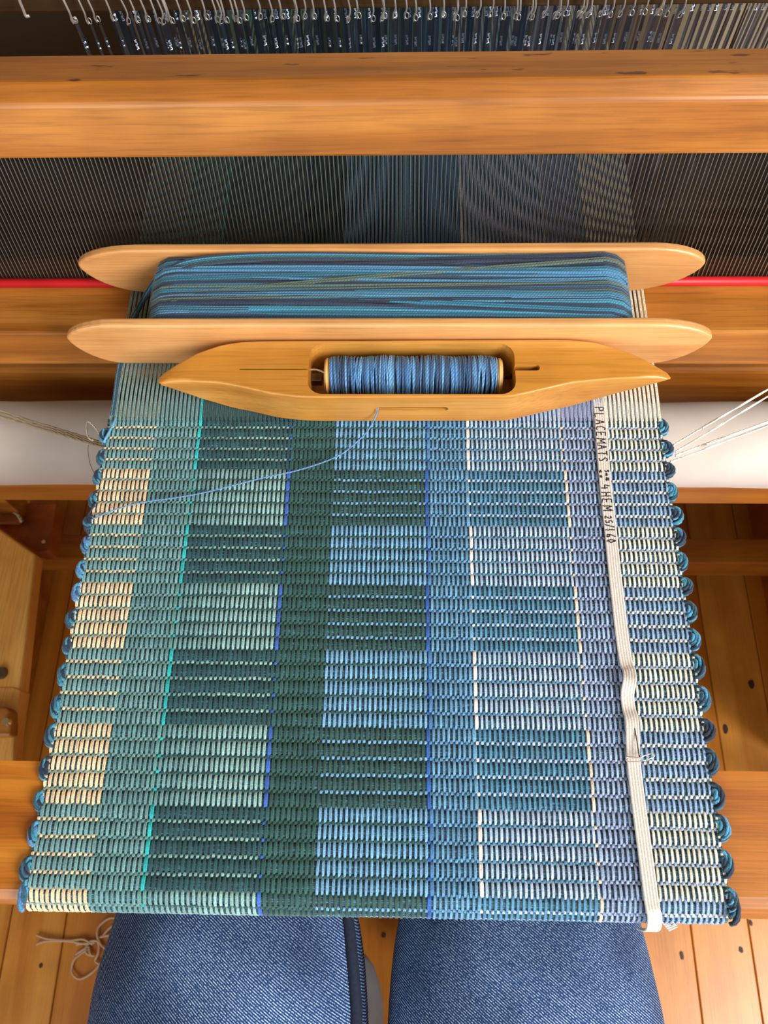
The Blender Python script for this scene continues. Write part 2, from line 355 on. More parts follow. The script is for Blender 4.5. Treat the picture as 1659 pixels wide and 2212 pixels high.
# pale side board on the left with its block and bolt
def plan(pts, z): return [(on_z(a, b, z).x, on_z(a, b, z).y) for a, b in pts]
prism('side_board', plan([(-160, 1034), (0, 1143), (76, 1196), (30, 1600), (26, 1700), (-190, 1700)], 0.25), 'z', 0.222, 0.25, M_lowy, loom, 0.003)
prism('side_block', plan([(29, 1484), (44, 1490), (28, 1594), (-40, 1594), (-40, 1484)], 0.252), 'z', 0.222, 0.252, M_lowy, loom, 0.002)
prism('bolt_block', plan([(-60, 1526), (14, 1526), (22, 1536), (24, 1560), (22, 1590), (-60, 1590)], 0.275), 'z', 0.2525, 0.275, M_beam, loom, 0.003)
def disc(name, c, r, h, mat, parent, n=20, axis='z'):
    bm = bmesh.new(); bmesh.ops.create_cone(bm, cap_ends=True, segments=n, radius1=r, radius2=r*0.8, depth=h)
    if axis == 'y': bmesh.ops.rotate(bm, verts=bm.verts, matrix=Matrix.Rotation(math.pi/2, 3, 'X'))
    if axis == 'x': bmesh.ops.rotate(bm, verts=bm.verts, matrix=Matrix.Rotation(math.pi/2, 3, 'Y'))
    bmesh.ops.translate(bm, verts=bm.verts, vec=c); return bm_obj(name, bm, mat, parent, False)
disc('bolt', on_z(14, 1559, 0.2785), 0.0055, 0.006, M_pin, loom)
disc('bolt', on_z(2, 1453, 0.2535), 0.008, 0.006, M_spindle, loom)
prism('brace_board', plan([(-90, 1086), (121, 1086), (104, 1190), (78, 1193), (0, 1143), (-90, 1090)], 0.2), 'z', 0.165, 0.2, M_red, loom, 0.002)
box('board_support', on_z(-150, 1300, .2).x, on_z(-110, 1300, .2).x, .06, .45, 0.0005, 0.1645, M_low, loom, .002)
disc('bolt', on_z(95, 1171, 0.2015), 0.0035, 0.004, M_pin, loom)
bm = box_bm(on_z(0, 1100, .206).x, on_z(52, 1100, .206).x, on_z(30, 1132, .206).y, on_z(30, 1090, .206).y, 0.2005, 0.212, 0.003)
bm_obj('brace_plate', bm, M_low, loom)
tb = Tubes(); tb.add([on_z(8, 1092, .216), on_z(38, 1112, .214), on_z(48, 1128, .214)], 0.003, n=6); tb.build('brace_rod', M_pin, loom)

# cloth beam wrapped in white cotton
rc = Vector((0, 0.348, 0.597)); rr = 0.0405
vs = []; fs = []; nx, na = 240, 40
for i in range(nx+1):
    x = XL+(XR-XL)*i/nx
    for k in range(na):
        t = 2*math.pi*k/na
        fold = 0.0008*math.sin(x*95+2.2*math.sin(t+x*9))*max(0, math.sin(x*7+1.0))+0.0006*math.sin(x*41+t*1.5)+0.0012*math.sin(x*160+3*t)*max(0, min(1, (x-0.33)*6))
        r = rr+fold; vs.append((x, rc.y+r*math.cos(t), rc.z+r*math.sin(t)))
for i in range(nx):
    for k in range(na):
        fs.append((i*na+k, i*na+(k+1) % na, (i+1)*na+(k+1) % na, (i+1)*na+k))
fs.append(tuple(range(na))[::-1]); fs.append(tuple(nx*na+k for k in range(na)))
roll = mesh_obj('cloth_beam', vs, fs, M_apron, loom, True); roll['label'] = 'beam wrapped in white cotton cloth'

# ------------------------------------------------------------------ beater and reed
tl = math.radians(12.6)
race_z = Z0-0.005
yrf = on_z(830, 719, race_z).y; yrb = on_z(830, 619, race_z).y
beater = empty('beater', (0.02, yrf, 0.7), 'swinging beater of two heavy varnished beams that hold the reed', 'beater')
zrb = on_y(830, 788, yrf).z
prism_x('shuttle_race', [(yrf, zrb), (yrf, race_z), (yrb+0.03, race_z), (yrb+0.03, zrb)], XL+0.02, XR-0.022, M_beam, beater, 0.0022)
RY, RZ = yrb+0.004, race_z+0.002               # foot of the reed
ry_top, rz_top = on_line(338, RY, RZ, math.sin(tl), math.cos(tl))
ay, az = on_line(338, RY-0.013, RZ, math.sin(tl), math.cos(tl))
by, bz = on_line(221, ay, az, math.sin(tl), math.cos(tl))
cy_, cz_ = on_line(168, by, bz, math.cos(math.radians(38)), math.sin(math.radians(38)))
dy_, dz_ = on_line(110, cy_, cz_, math.cos(tl*0.8), -math.sin(tl*0.8))
e_len = (Vector((cy_, cz_))-Vector((ay, az))).length
ey, ez = dy_-math.sin(tl)*e_len*0.9, dz_-math.cos(tl)*e_len*0.9
rail = prism_x('top_rail', [(ay, az), (by, bz), (cy_, cz_), (dy_, dz_), (ey, ez)], XL+0.02, XR-0.022, M_beam, beater, 0.0018)
rail.data.materials.append(M_rail)
for p_ in rail.data.polygons:
    if p_.normal.z > .9: p_.material_index = 1
for x in (XL+0.022, XR-0.054):                 # swords
    prism_x('sword', [(yrb+0.031, 0.20), (yrb+0.056, 0.20), (ey+0.025, ez), (ey+0.001, ez), (yrb+0.031, RZ)], x, x+0.03, M_beam, beater)
reed = empty('reed', (0.02, RY, RZ), 'steel reed of fine wires with a red bottom binding in the beater', 'reed')
xa = on_z(-40, 600, Z0).x; xb = on_z(1700, 600, Z0).x
pitch = 0.003125; xa -= pitch*40; nd = min(int((xb-xa)/pitch)+42, 295)
Lr = math.hypot(ry_top-RY, rz_top-RZ)+0.012
bm = bmesh.new(); bmesh.ops.create_cube(bm, size=1)
for v in bm.verts: v.co = Vector((v.co.x*0.00055, v.co.y*0.0038, (v.co.z+0.5)*Lr))
bmesh.ops.rotate(bm, verts=bm.verts, matrix=Matrix.Rotation(-tl, 3, 'X')); dm = bpy.data.meshes.new('dent'); bm.to_mesh(dm); bm.free(); dm.materials.append(M_steel)
for i in range(nd):
    o = bpy.data.objects.new('dent', dm); C.objects.link(o); o.parent = reed; o.location = (xa+i*pitch-0.02+random.uniform(-1, 1)*0.00012, 0.0012, 0)
tb = Tubes(); yy = on_z(830, 609, race_z+0.004).y
tb.add([(XL+0.05, yy, race_z+0.0038), (0, yy, race_z+0.0038), (XR-0.06, yy, race_z+0.0038)], 0.0037, n=10); o = tb.build('bottom_binding', M_redtape, reed); o['label'] = 'red bottom binding'

# ------------------------------------------------------------------ harness shafts and heddles
def shaft(i, Y):
    s = empty('heddle_shaft', (0.02, Y, 0.92), ['dark wooden heddle shaft nearest the beater, bar across the top edge',
        'dark wooden heddle shaft just behind the front one', 'dark wooden heddle shaft third from the beater', 'dark wooden heddle shaft furthest from the beater'][i], 'heddle shaft')
    z = on_y(830, 27, Y).z if i == 0 else on_y(830, 27, 0.545).z+0.001
    box('upper_bar', XL+0.052, XR-0.022, Y+0.004, Y+0.014, z, z+0.04, M_dark, s, 0.0015)
    box('lower_bar', XL+0.052, XR-0.022, Y+0.004, Y+0.014, 0.59, 0.615, M_dark, s, 0.0015)
    return s
YS = [0.545, 0.570, 0.595, 0.620]
ZE = on_y(830, 40, YS[0]).z
def heddle_mesh():
    tb = Tubes()
    z = ZE-CAM.z+1.247
    # flat strip with a slit eye at the level of the warp
    vs, fs = [], []
    def strip(pts, w, t=0.0003):
        b = len(vs)
        for (x, y, zz, a) in pts:
            ca, sa = math.cos(a), math.sin(a)
            for sx, sy in ((-w/2, -t/2), (w/2, -t/2), (w/2, t/2), (-w/2, t/2)): vs.append((x+sx*ca-sy*sa, y+sx*sa+sy*ca, zz))
        for i in range(len(pts)-1):
            for k in range(4): fs.append((b+i*4+k, b+i*4+(k+1) % 4, b+(i+1)*4+(k+1) % 4, b+(i+1)*4+k))
    strip([(0, 0, -.265, .2), (0, 0, -.16, .2), (0, 0, -.146, .1)], 0.0018)
    strip([(0, 0, -.146, .1), (-.0012, 0, -.14, 0), (-.0012, 0, -.128, 0), (0, 0, -.122, .1)], 0.0006)
    strip([(0, 0, -.146, .1), (.0012, 0, -.14, 0), (.0012, 0, -.128, 0), (0, 0, -.122, .1)], 0.0006)
    strip([(0, 0, -.122, .1), (0, 0, -.02, .25), (0, 0, -.0185, 1.1), (0, 0, -.0165, .2), (0, 0, -.0145, 1.1), (0, 0, -.0125, .2), (0, 0, -.001, .2)], 0.0021)
    ring = [(0.0014*math.cos(a), 0, 0.0018+0.0024*math.sin(a)) for a in np.linspace(-math.pi/2, 1.5*math.pi, 10)[:-1]]
    o = mesh_obj('heddle', vs, fs, M_heddle); me = o.data; bpy.data.objects.remove(o)
    tb.add(ring, 0.00035, n=5, closed=True)
    tb.add(smooth_path([(-.0016, -.0006, -.0005), (-.0012, -.0022, .004), (.0006, -.0032, .009), (-.0002, -.003, .017), (-.0018, -.002, .026), (-.001, -.001, .034)], 4), 0.0007, n=5)
    o = tb.build('hook', M_hook); me2 = o.data; bpy.data.objects.remove(o)
    return me, me2
hm, hk = heddle_mesh()
def heddle(x, Y, z, lab, grp):
    o = bpy.data.objects.new('heddle', hm); C.objects.link(o); o.location = (x, Y, z); o.rotation_euler = (random.uniform(-.02, .02), random.uniform(-.012, .012), random.uniform(-.5, .5))
    tag(o, lab, 'heddle', grp)
    h = bpy.data.objects.new('hook', hk); C.objects.link(h); h.parent = o
for i, Y in enumerate(YS):
    shaft(i, Y)
    lab = ['flat steel heddle hanging by a bright wire hook from the front shaft', 'flat steel heddle on the second shaft behind the beater',
           'flat steel heddle on the third shaft behind the beater', 'flat steel heddle on the rear shaft behind the beater'][i]
    grp = 'heddles on the %s shaft' % ['front', 'second', 'third', 'rear'][i]
    xs = []
    if i == 0: xs = [on_y(p, 40, Y).x for p in (160, 163, 192, 212)]
    x = on_y(248 if i == 0 else 235+i*9, 40, Y).x; xe = on_y(1480, 40, Y).x
    while x < xe:
        xs.append(x)
        if random.random() < 0.25: xs.append(x+0.0022)
        x += random.uniform(0.0065, 0.0105)
    LONE = ['leftmost of the front heddles, close against its twin at the upper left', 'heddle touching the leftmost front heddle on its right side',
            'slim front heddle standing alone, third from the left', 'front heddle fourth from the left, before the dense rows begin']
    for j_, x in enumerate(xs):
        one = i == 0 and j_ < 4
        heddle(x, Y, ZE+random.uniform(-.002, .001) if i == 0 else ZE+0.004, LONE[j_] if one else lab, grp)
sx = on_y(1492, 40, YS[1]).x
for k in range(30):
    heddle(sx+k*0.0029+random.uniform(-.0007, .0007), YS[1+(k % 2)]+0.002, ZE+0.005, 'spare dark steel heddle pushed aside at the right end of the shafts', 'spare heddles at the right end')
# wire hook hanging alone at the top left
tb = Tubes(); yh = 0.535
tb.add(smooth_path([on_y(38, -25, yh), on_y(42, 0, yh), on_y(50, 20, yh), on_y(56, 35, yh), on_y(63, 34, yh)], 5), 0.0011, n=8)
o = tb.build('wire_hook', M_hook); tag(o, 'single bent wire hook hanging alone at the upper left', 'hook')

# ------------------------------------------------------------------ the woven cloth
eL = on_z(61, 1852, Z0); eR = on_z(1566, 1852, Z0)
cx0, cx1 = eL.x, eR.x; NW = 128; P = (cx1-cx0)/NW
Yf = fb+Rb; RB = Rb+0.0012; ZB = 0.7560        # cloth base plane, rolling over the breast beam
def surf(x, s, h):                              # s: position along the cloth, h: height above its base
    th = np.clip((Yf-s)/RB, 0, math.pi/2); extra = np.maximum((Yf-s)/RB-math.pi/2, 0)*RB
    y = np.where(s > Yf, s, Yf-(RB+h)*np.sin(th)); z = np.where(s > Yf, ZB+h, ZB-RB+(RB+h)*np.cos(th)-extra)
    return np.stack([x+0*y, y, z], axis=-1)
bnd = [on_z(870, p, Z0).y for p in (899, 1011, 1132, 1260, 1403, 1570, 1746, 1934)]
L_last = bnd[-2]-bnd[-1]; bnd += [bnd[-1]-L_last]
rows = []                                       # (start, end, layer that is up, thick?)
for b in range(len(bnd)-1):
    st_ = 'Q' if b % 2 == 0 else 'P'; Lb = bnd[b]-bnd[b+1]; T = Lb/(5+4*0.26); t = 0.26*T; s = bnd[b]
    for k in range(5):
        rows.append((s, s-T, st_, True)); s -= T
        if k < 4: rows.append((s, s-t, 'P' if st_ == 'Q' else 'Q', False)); s -= t
rows = [r for r in rows if r[1] > Yf-0.042]
stripes = [  # label, u0, u1, colour on layer P, colour on layer Q, float width
 ('cream and teal stripe at the left edge', 0.000, .096, (244, 212, 170), (116, 160, 162), .72),
 ('plain teal stripe', .096, .1675, (102, 148, 150), (112, 158, 160), .66),
 ('thin turquoise line', .1675, .1745, (98, 150, 146), (34, 184, 186), .8),
 ('seafoam and dark green stripe', .1745, .334, (146, 188, 184), (36, 82, 86), .66),
 ('thin royal blue line in the green', .334, .341, (58, 104, 196), (40, 90, 88), .8),
 ('dark green stripe', .341, .4135, (42, 86, 80), (46, 94, 88), .68),
 ('sky blue and dark green stripe', .4135, .5765, (44, 86, 78), (120, 178, 222), .58),
 ('thin royal blue line beside the sky blue', .5765, .5835, (44, 98, 182), (76, 132, 190), .8),
 ('medium blue stripe', .5835, .6516, (106, 164, 206), (102, 158, 202), .56),
 ('thin white line', .6516, .6586, (106, 164, 206), (252, 246, 244), .8),
 ('pale periwinkle and sea blue stripe', .6586, .823, (84, 144, 180), (192, 210, 242), .58),
 ('thin cream line', .823, .830, (232, 220, 202), (164, 182, 222), .7),
 ('lavender blue stripe', .830, .890, (166, 186, 226), (162, 178, 218), .56),
 ('narrow grey green stripe', .890, .900, (144, 174, 200), (146, 180, 188), .56),
 ('cream white and cornflower stripe at the right edge', .900, 1.0, (152, 182, 226), (250, 246, 224), .56),
]
cloth = empty('woven_cloth', (0, 0.12, ZB), 'striped ribbed handwoven cloth in teal, blue and cream across the loom', 'cloth')
vv = np.array([0, .09, .28, .72, .91, 1.0]); prof = .15+.85*(1-np.abs(2*vv-1)**4)
xo = np.array([-1, -.78, -.42, 0, .42, .78, 1])/2; zo = np.array([-1, -.15, 0, -.42, 0, -.15, -1])
fq = []
for i in range(5):
    for k in range(6):
        a = i*7+k; fq.append((a, a+7, a+8, a+1))
fq = np.array(fq)
GRAD = {'seafoam and dark green stripe': ((108, 154, 156), (34, 80, 86)), 'pale periwinkle and sea blue stripe': ((80, 146, 186), (176, 206, 240))}
def make_floats(cols_idx, cP, cQ, wf, g=None):
    V, CO, n = [], [], 0
    xk = cx0+(np.array(cols_idx)+0.5)*P
    for (s0, s1, lay, thick) in rows:
        col = np.array(lin(*(cP if lay == 'P' else cQ))[:3])[None, :]
        if g:
            c0 = np.array(lin(*(g[0] if lay == 'P' else g[1]))[:3])[None, :]; w_ = np.minimum(1, np.linspace(0, 1.6, len(xk)))[:, None]; col = c0*(1-w_)+col*w_
        x = xk+(P*0.25 if lay == 'Q' else -P*0.25)+rng.normal(0, P*0.03, len(xk))
        w = P*(wf*.95 if thick else min(wf, .60))*rng.uniform(.93, 1.06, len(xk))
        Hh = 0.0021 if thick else 0.0012; b0 = 0.0002 if thick else 0.0004
        ov = 0.0009 if thick else 0.0003
        ss = (s0+ov)+((s1-ov)-(s0+ov))*vv; jit = rng.normal(0, 0.00022, len(xk))
        S = ss[None, :, None]+jit[:, None, None]
        taper = (0.72+0.28*prof)[None, :, None]
        lean = rng.normal(0, P*0.05, len(xk))[:, None, None]*(vv-.5)[None, :, None]
        X = x[:, None, None]+xo[None, None, :]*w[:, None, None]*taper+lean
        Hm = b0+Hh*rng.uniform(.9, 1.08, len(xk))[:, None, None]*prof[None, :, None]+0.0006*zo[None, None, :]
        X, S, Hm = np.broadcast_arrays(X, S, Hm)
        V.append(surf(X, S, Hm).reshape(-1, 3)); m = len(xk)
        cj = (col*rng.uniform(.80, 1.16, (m, 1)))[:, None, :].repeat(42, 1).reshape(-1, 3)
        CO.append(np.concatenate([cj, np.ones((len(cj), 1))], 1)); n += m
    V = np.concatenate(V); CO = np.concatenate(CO)
    Fc = (fq[None]+(np.arange(n)*42)[:, None, None]).reshape(-1, 4)
    return V, Fc, CO
WT = {'P': [], 'Q': []}
for (lab, u0, u1, cP, cQ, wf) in stripes:
    i0, i1 = int(round(u0*NW)), max(int(round(u1*NW)), int(round(u0*NW))+1)
    idx = list(range(i0, min(i1, NW)))
    V, Fc, CO = make_floats(idx, cP, cQ, wf, GRAD.get(lab))
    o = mesh_obj('warp_stripe', V, Fc, M_yarn, cloth, True, CO); tag(o, lab, kind='stuff')
    for i in idx: WT['P'].append((i, cP)); WT['Q'].append((i, cQ))
# weft picks: one ridge per row below the floats
for (s0, s1, lay, thick) in rows:
    n = 7; ss = np.linspace(s0, s1, n); hh = (0.0014 if thick else 0.0007)*(1-np.abs(np.linspace(-1, 1, n))**2.2)
    xe = np.array([cx0-0.0005, (cx0+cx1)/2, cx1+0.0005])
    V = np.stack([surf(np.full(n, x), ss, hh) for x in xe]).reshape(-1, 3)
    fs = np.array([(a*n+k, a*n+k+1, (a+1)*n+k+1, (a+1)*n+k) for a in range(2) for k in range(n-1)])
    mesh_obj('weft_pick', V, fs, M_weft, cloth, True)
# cloth backing that goes on over the breast beam and back to the cloth beam
ssx = list(np.linspace(rows[0][0], Yf, 6))+list(Yf-np.linspace(0.003, RB*math.pi/2+0.045, 10))
V = []
for x in (cx0, cx1):
    for s in ssx:
        V.append(surf(np.array(x), np.array(s), np.array(-0.0003)))
V = np.array(V).reshape(2, -1, 3); tail = np.array([[[x, fb-0.002, 0.672], [x, rc.y-0.02, rc.z-rr-0.004]] for x in (cx0, cx1)])
V = np.concatenate([V, tail], 1); n = V.shape[1]
mesh_obj('cloth_back', V.reshape(-1, 3), np.array([(k, k+1, n+k+1, n+k) for k in range(n-1)]), M_weft, cloth, False)
# selvedge loops
PAL = [(30, 44, 66), (36, 60, 84), (46, 96, 122), (58, 140, 168), (84, 160, 204), (90, 130, 190), (44, 84, 90), (24, 34, 52)]
thick = [r for r in rows if r[3]]
def loop(side, ya, yb, bulge, blue):
    tb = Tubes(); xe = cx1 if side > 0 else cx0; ym = (ya+yb)/2; ln = abs(ya-yb)/2
    pal = random.choice([PAL[:3]+PAL[6:], PAL[:5], PAL]) if side > 0 else random.choice([PAL[2:6]+[PAL[0]], PAL[:4]])
    ln *= 1.12; bulge *= .9
    for k in range(11):
        a = 2*math.pi*k/6+random.random(); off = 0.0011; inner = k >= 6; f = .48 if inner else 1.0
        c = lin(*random.choice(pal))
        pts = []
        for j in range(9):
            t = math.pi*j/8; rr_ = off*(0.5+0.6*math.sin(t))
            tw = a+t*1.3
            pts.append((xe+side*(-0.0014+bulge*(f*.92)*math.sin(t)**.8+rr_*math.cos(tw)), ym+ln*(f+.1*(1-f))*math.cos(t)+rr_*math.sin(tw)*0.5, ZB+0.0014+rr_*math.sin(tw)))
        tb.add(pts, 0.00105, c, n=6)
    o = tb.build('selvedge_loop', M_yarn, cloth)
for i in range(0, len(thick)-1, 2):
    if thick[i+1][1] < Yf-0.012: continue
    loop(1, thick[i][0]-0.002, thick[i+1][1]+0.003, random.uniform(.0052, .0075), False)
    if i+2 < len(thick) and thick[i+2][1] > Yf-0.012: loop(-1, thick[i+1][0]-0.002, thick[i+2][1]+0.004, random.uniform(.0036, .0056), True)
loop(1, Yf+0.001, Yf-0.013, .006, False); loop(-1, Yf+0.001, Yf-0.013, .003, True)
# warp ends beyond the last pick, through the reed and the heddles
for lay, zt in (('Q', Z0+0.0005), ('P', Z0-0.0035)):
    tb = Tubes()
    for (i, c) in WT[lay]:
        x = cx0+(i+.5)*P+(P*.25 if lay == 'Q' else -P*.25); cc = lin(*c)
        for dx in (-0.00048, 0.00048):
            tb.add([(x+dx, rows[0][0]-0.003, ZB+0.0026 if lay == 'Q' else ZB+0.0006), (x+dx, rows[0][0]+0.02, zt), (x+dx, RY, max(zt, race_z+0.0005)), (x+dx, 0.58, Z0+0.002), (x+dx, 1.08, Z0-0.003)], 0.00052, cc, n=4, caps=False)
    o = tb.build('warp_threads', M_yarn, cloth); tag(o, 'unwoven warp threads running back through the reed' if lay == 'Q' else 'lower layer of unwoven warp threads', kind='stuff')

# ------------------------------------------------------------------ rag shuttle
ws = Z0+0.0012
def board(name, Y0, Y1, tipL, tipR, topL, topR, botL, botR, parent):
    zt = on_y(830, topL[1], Y0).z; zt = ws+0.047
    xl = on_y(*tipL, Y0).x; xr = on_y(*tipR, Y0).x; tl_, tr = on_y(topL[0], topL[1], Y0).x, on_y(topR[0], topR[1], Y0).x
    bl, br = on_y(*botL, Y0).x, on_y(*botR, Y0).x; zm = ws+0.031
    pts = []
    for k in range(9):
        t = math.pi/2*k/8; pts.append((xl+(tl_-xl)*(1-math.cos(t)), zm+(zt-zm)*math.sin(t)**1.25))
    for k in range(9):
        t = math.pi/2*k/8; pts.append((tr+(xr-tr)*math.sin(t), zm+(zt-zm)*math.cos(t)**1.25))
    for k in range(1, 9):
        t = math.pi/2*k/8; pts.append((br+(xr-br)*math.cos(t)**1.15, zm-(zm-ws)*math.sin(t)**1.15))
    for k in range(8):
        t = math.pi/2*k/8; pts.append((bl-(bl-xl)*math.sin(t)**1.15, ws+(zm-ws)*(1-math.cos(t)**1.15)))
    return prism(name, pts, 'y', Y0, Y1, M_board, parent, 0.0022, 3)
fy0 = on_z(830, 787, ws).y; by0 = on_z(830, 632, ws).y
rag = empty('rag_shuttle', (0.02, fy0, ws), 'long pale maple rag shuttle of two pointed boards holding the wound yarn', 'shuttle')
board('side_board', fy0, fy0+0.0075, (141, 730), (1546, 722), (238, 705), (1412, 702), (272, 787), (1405, 780), rag)
board('side_board', by0, by0+0.0075, (177, 592), (1521, 578), (290, 546), (1415, 540), (315, 634), (1350, 626), rag)
for px, py in ((364, 751), (1308, 743)):
    c = on_y(px, py, fy0); bm = bmesh.new(); bmesh.ops.create_cone(bm, cap_ends=True, segments=28, radius1=.0085, radius2=.0085, depth=by0-fy0+.0071)
    bmesh.ops.rotate(bm, verts=bm.verts, matrix=Matrix.Rotation(math.pi/2, 3, 'X')); bmesh.ops.translate(bm, verts=bm.verts, vec=(c.x, fy0+(by0-fy0+.0075)/2-0.0001, c.z))
    bm_obj('dowel', bm, M_boat, rag)
# yarn wound round the dowels
wy = empty('wound_yarn', (0.02, fy0+0.03, ws+0.02), 'thick bundle of blue and teal variegated yarn wound on the long rag shuttle', 'yarn')
WP = [(36, 50, 74), (42, 58, 84), (50, 70, 96), (50, 126, 156), (64, 146, 174), (46, 112, 138), (78, 140, 180), (56, 92, 120), (92, 112, 100), (52, 84, 100), (40, 52, 78), (66, 102, 138)]
xl_ = on_y(326, 640, fy0+.03).x; xr_ = on_y(1358, 640, fy0+.03).x
zc = ws+0.0235; 
tb = Tubes(); nst = 120
ya_, yb_ = fy0+0.0088, by0-0.0012
for k in range(nst):
    layer = 0 if k < 40 else 1
    u = (k+0.5)/40 if layer == 0 else random.random()
    y0 = ya_+(yb_-ya_)*u; y1 = y0 if layer == 0 else min(max(y0+random.gauss(0, .009), ya_), yb_); y2 = y1+random.gauss(0, .002)
    bul = 1-((u-.5)*2)**4*0.25
    rz = 0.0205*bul+0.0015*layer+random.uniform(-.0013, .0016); ex = 0.004*bul+0.0012*layer
    c = lin(*random.choice(WP[:3]+WP[8:11] if random.random() < .55 else WP[3:7])); r = random.uniform(.00085, .0011)
    for st in range(2 if random.random() < .6 else 1):
        pts = []; NPT = 52
        for j in range(NPT):
            t = j/NPT
            cr = 0.018
            if t < .36: q = t/.36; x = xl_+cr+(xr_-xl_-2*cr)*q; z = zc+rz*(0.97+0.03*math.sin(q*math.pi)); yy = y0+(y1-y0)*q
            elif t < .5: q = (t-.36)/.14; a = math.pi/2-math.pi*q; x = xr_-cr+(cr+ex)*math.cos(a); z = zc+rz*math.sin(a); yy = y1
            elif t < .86: q = (t-.5)/.36; x = xr_-cr-(xr_-xl_-2*cr)*q; z = zc-rz; yy = y1+(y0-y1)*q
            else: q = (t-.86)/.14; a = -math.pi/2-math.pi*q; x = xl_+cr+(cr+ex)*math.cos(a); z = zc+rz*math.sin(a); yy = y0
            yy = min(max(yy+st*0.0017+0.0004*math.sin(t*17+k), ya_), yb_); pts.append((x, yy, max(z, ws+0.002)))
        tb.add(pts, r, c, n=6, closed=True)
o = tb.build('yarn_strands', M_yarn2, wy); tag(o, kind='stuff')
bm = box_bm(xl_+0.004, xr_-0.004, ya_, yb_, zc-.0175, zc+.0175, 0.008, 3); bm_obj('yarn_core', bm, plain('yarn_core', lin(24, 34, 50), 0.9), wy, True)
tb = Tubes()
TP = [(50, 62, 86), (74, 158, 190), (58, 120, 140), (48, 84, 96), (52, 70, 84)]
ztop = zc+0.0225
for k, c in enumerate(TP):
    o_ = (k-2)*0.0017
    raw = [on_z(1150, 552+k*3.0, ztop-.006), on_z(900, 550+k*3.2, ztop-.001), on_z(640, 547+k*3.2, ztop+.001), on_z(480, 552+k*3.6, ztop+.001), on_z(390, 566+k*4.0, ztop-.001), on_z(338+k*2.2, 600+k*2, ws+.034), on_z(306+k*2, 648, ws+.016), on_z(282+k*2.0, 694, ws+.004), on_z(268+k*1.5, 740, ws+.0012), on_z(254+k*1.2, 800, ws+.0008), on_z(246+k*1.2, 860, ws+.0006), on_z(240+k*1.2, 898, ZB+.003)]
    tb.add(smooth_path(raw, 5), 0.00095, lin(*c), n=6)
tb.build('loose_strand', M_yarn2, wy)['label'] = 'loose strands hanging off the left end'

# ------------------------------------------------------------------ boat shuttle
bt = Z0+0.035
def itp(tab, x): xs, ys = zip(*tab); return float(np.interp(x, xs, ys))
back = [(336, 813), (340, 806), (350, 798), (380, 780), (425, 760), (475, 743), (515, 737), (560, 735), (1200, 732), (1245, 733), (1290, 738), (1330, 749), (1380, 767), (1430, 790), (1448, 799), (1454, 807)]
ridge = [(336, 815), (345, 822), (400, 823), (475, 826), (525, 835), (590, 850), (650, 857), (700, 858), (1100, 857), (1150, 846), (1230, 827), (1280, 822), (1330, 818), (1405, 815), (1445, 812), (1454, 808)]
botm = [(336, 817), (342, 833), (380, 850), (450, 871), (525, 894), (625, 912), (700, 918), (1080, 916), (1140, 907), (1205, 891), (1280, 870), (1355, 848), (1430, 829), (1448, 820), (1454, 809)]
stn = [336.5, 338, 341, 346, 353, 362]+list(np.linspace(375, 700, 22))+list(np.linspace(760, 1050, 6))+list(np.linspace(1090, 1415, 22))+[1428, 1438, 1445, 1450, 1452.5, 1453.7]
def smooth_tab(tab, x, w=9): return sum(itp(tab, x+d) for d in (-w, -w/2, 0, w/2, w))/5 if 360 < x < 1430 else itp(tab, x)
sec = []
for px in stn:
    pb = smooth_tab(back, px); pr = smooth_tab(ridge, px); pd = smooth_tab(botm, px)
    q = on_z(px, pr, bt); yf = q.y; yb = on_z(px, pb, bt).y; zb = max(on_y(px, pd, yf).z, ZB+0.0052)
    zb = min(zb, bt-0.001); x = on_z(px, (pb+pr)/2, bt).x
    end = min(1, (px-336)/70, (1454-px)/70); zt = bt-(1-end)**2*0.005*1; zb = min(zb, zt-0.0015)
    yb = max(yb, yf+0.001); r = min((yb-yf), (zt-zb))*(0.14+0.33*(1-end)**1.2); r = min(r, 0.49*min(yb-yf, zt-zb))
    if end >= 1: r = 0.0016
    ring = []
    for (cy2, cz2, a0) in ((yb-r, zt-r, 0), (yf+r, zt-r, 90), (yf+r, zb+r, 180), (yb-r, zb+r, 270)):
        for k in range(5):
            a = math.radians(a0+22.5*k); ring.append((x, cy2+r*math.cos(a), cz2+r*math.sin(a)))
    sec.append(ring)
V = [v for r in sec for v in r]; n = 20
fs = [(i*n+k, i*n+(k+1) % n, (i+1)*n+(k+1) % n, (i+1)*n+k) for i in range(len(sec)-1) for k in range(n)]
fs += [tuple(range(n))[::-1], tuple((len(sec)-1)*n+k for k in range(n))]
cL, cR = on_z(666, 800, bt), on_z(1113, 800, bt); cB, cF = on_z(830, 742, bt).y, on_z(830, 851, bt).y
boat = empty('boat_shuttle', ((cL.x+cR.x)/2, (cB+cF)/2, ZB+0.005), 'honey coloured wooden boat shuttle with pointed ends lying across the cloth', 'shuttle')
body = mesh_obj('shuttle_body', V, fs, M_boat, boat, True)
bmx = bmesh.new(); bmx.from_mesh(body.data); bmesh.ops.recalc_face_normals(bmx, faces=bmx.faces[:]); bmx.to_mesh(body.data); bmx.free()
def cutter(pts, z0, z1, axis='z'):
    return prism('cut', pts, axis, z0, z1, M_boat, None)
def rrect(x0, x1, y0, y1, r, n=6):
    out = []
    for cx_, cy2, a0 in ((x1-r, y1-r, 0), (x0+r, y1-r, 90), (x0+r, y0+r, 180), (x1-r, y0+r, 270)):
        for k in range(n+1): a = math.radians(a0+90*k/n); out.append((cx_+r*math.cos(a), cy2+r*math.sin(a)))
    return out
cz_floor = ZB+0.0085
cuts = [cutter(rrect(cL.x, cR.x, cF, cB, 0.0105), cz_floor, bt+0.01)]
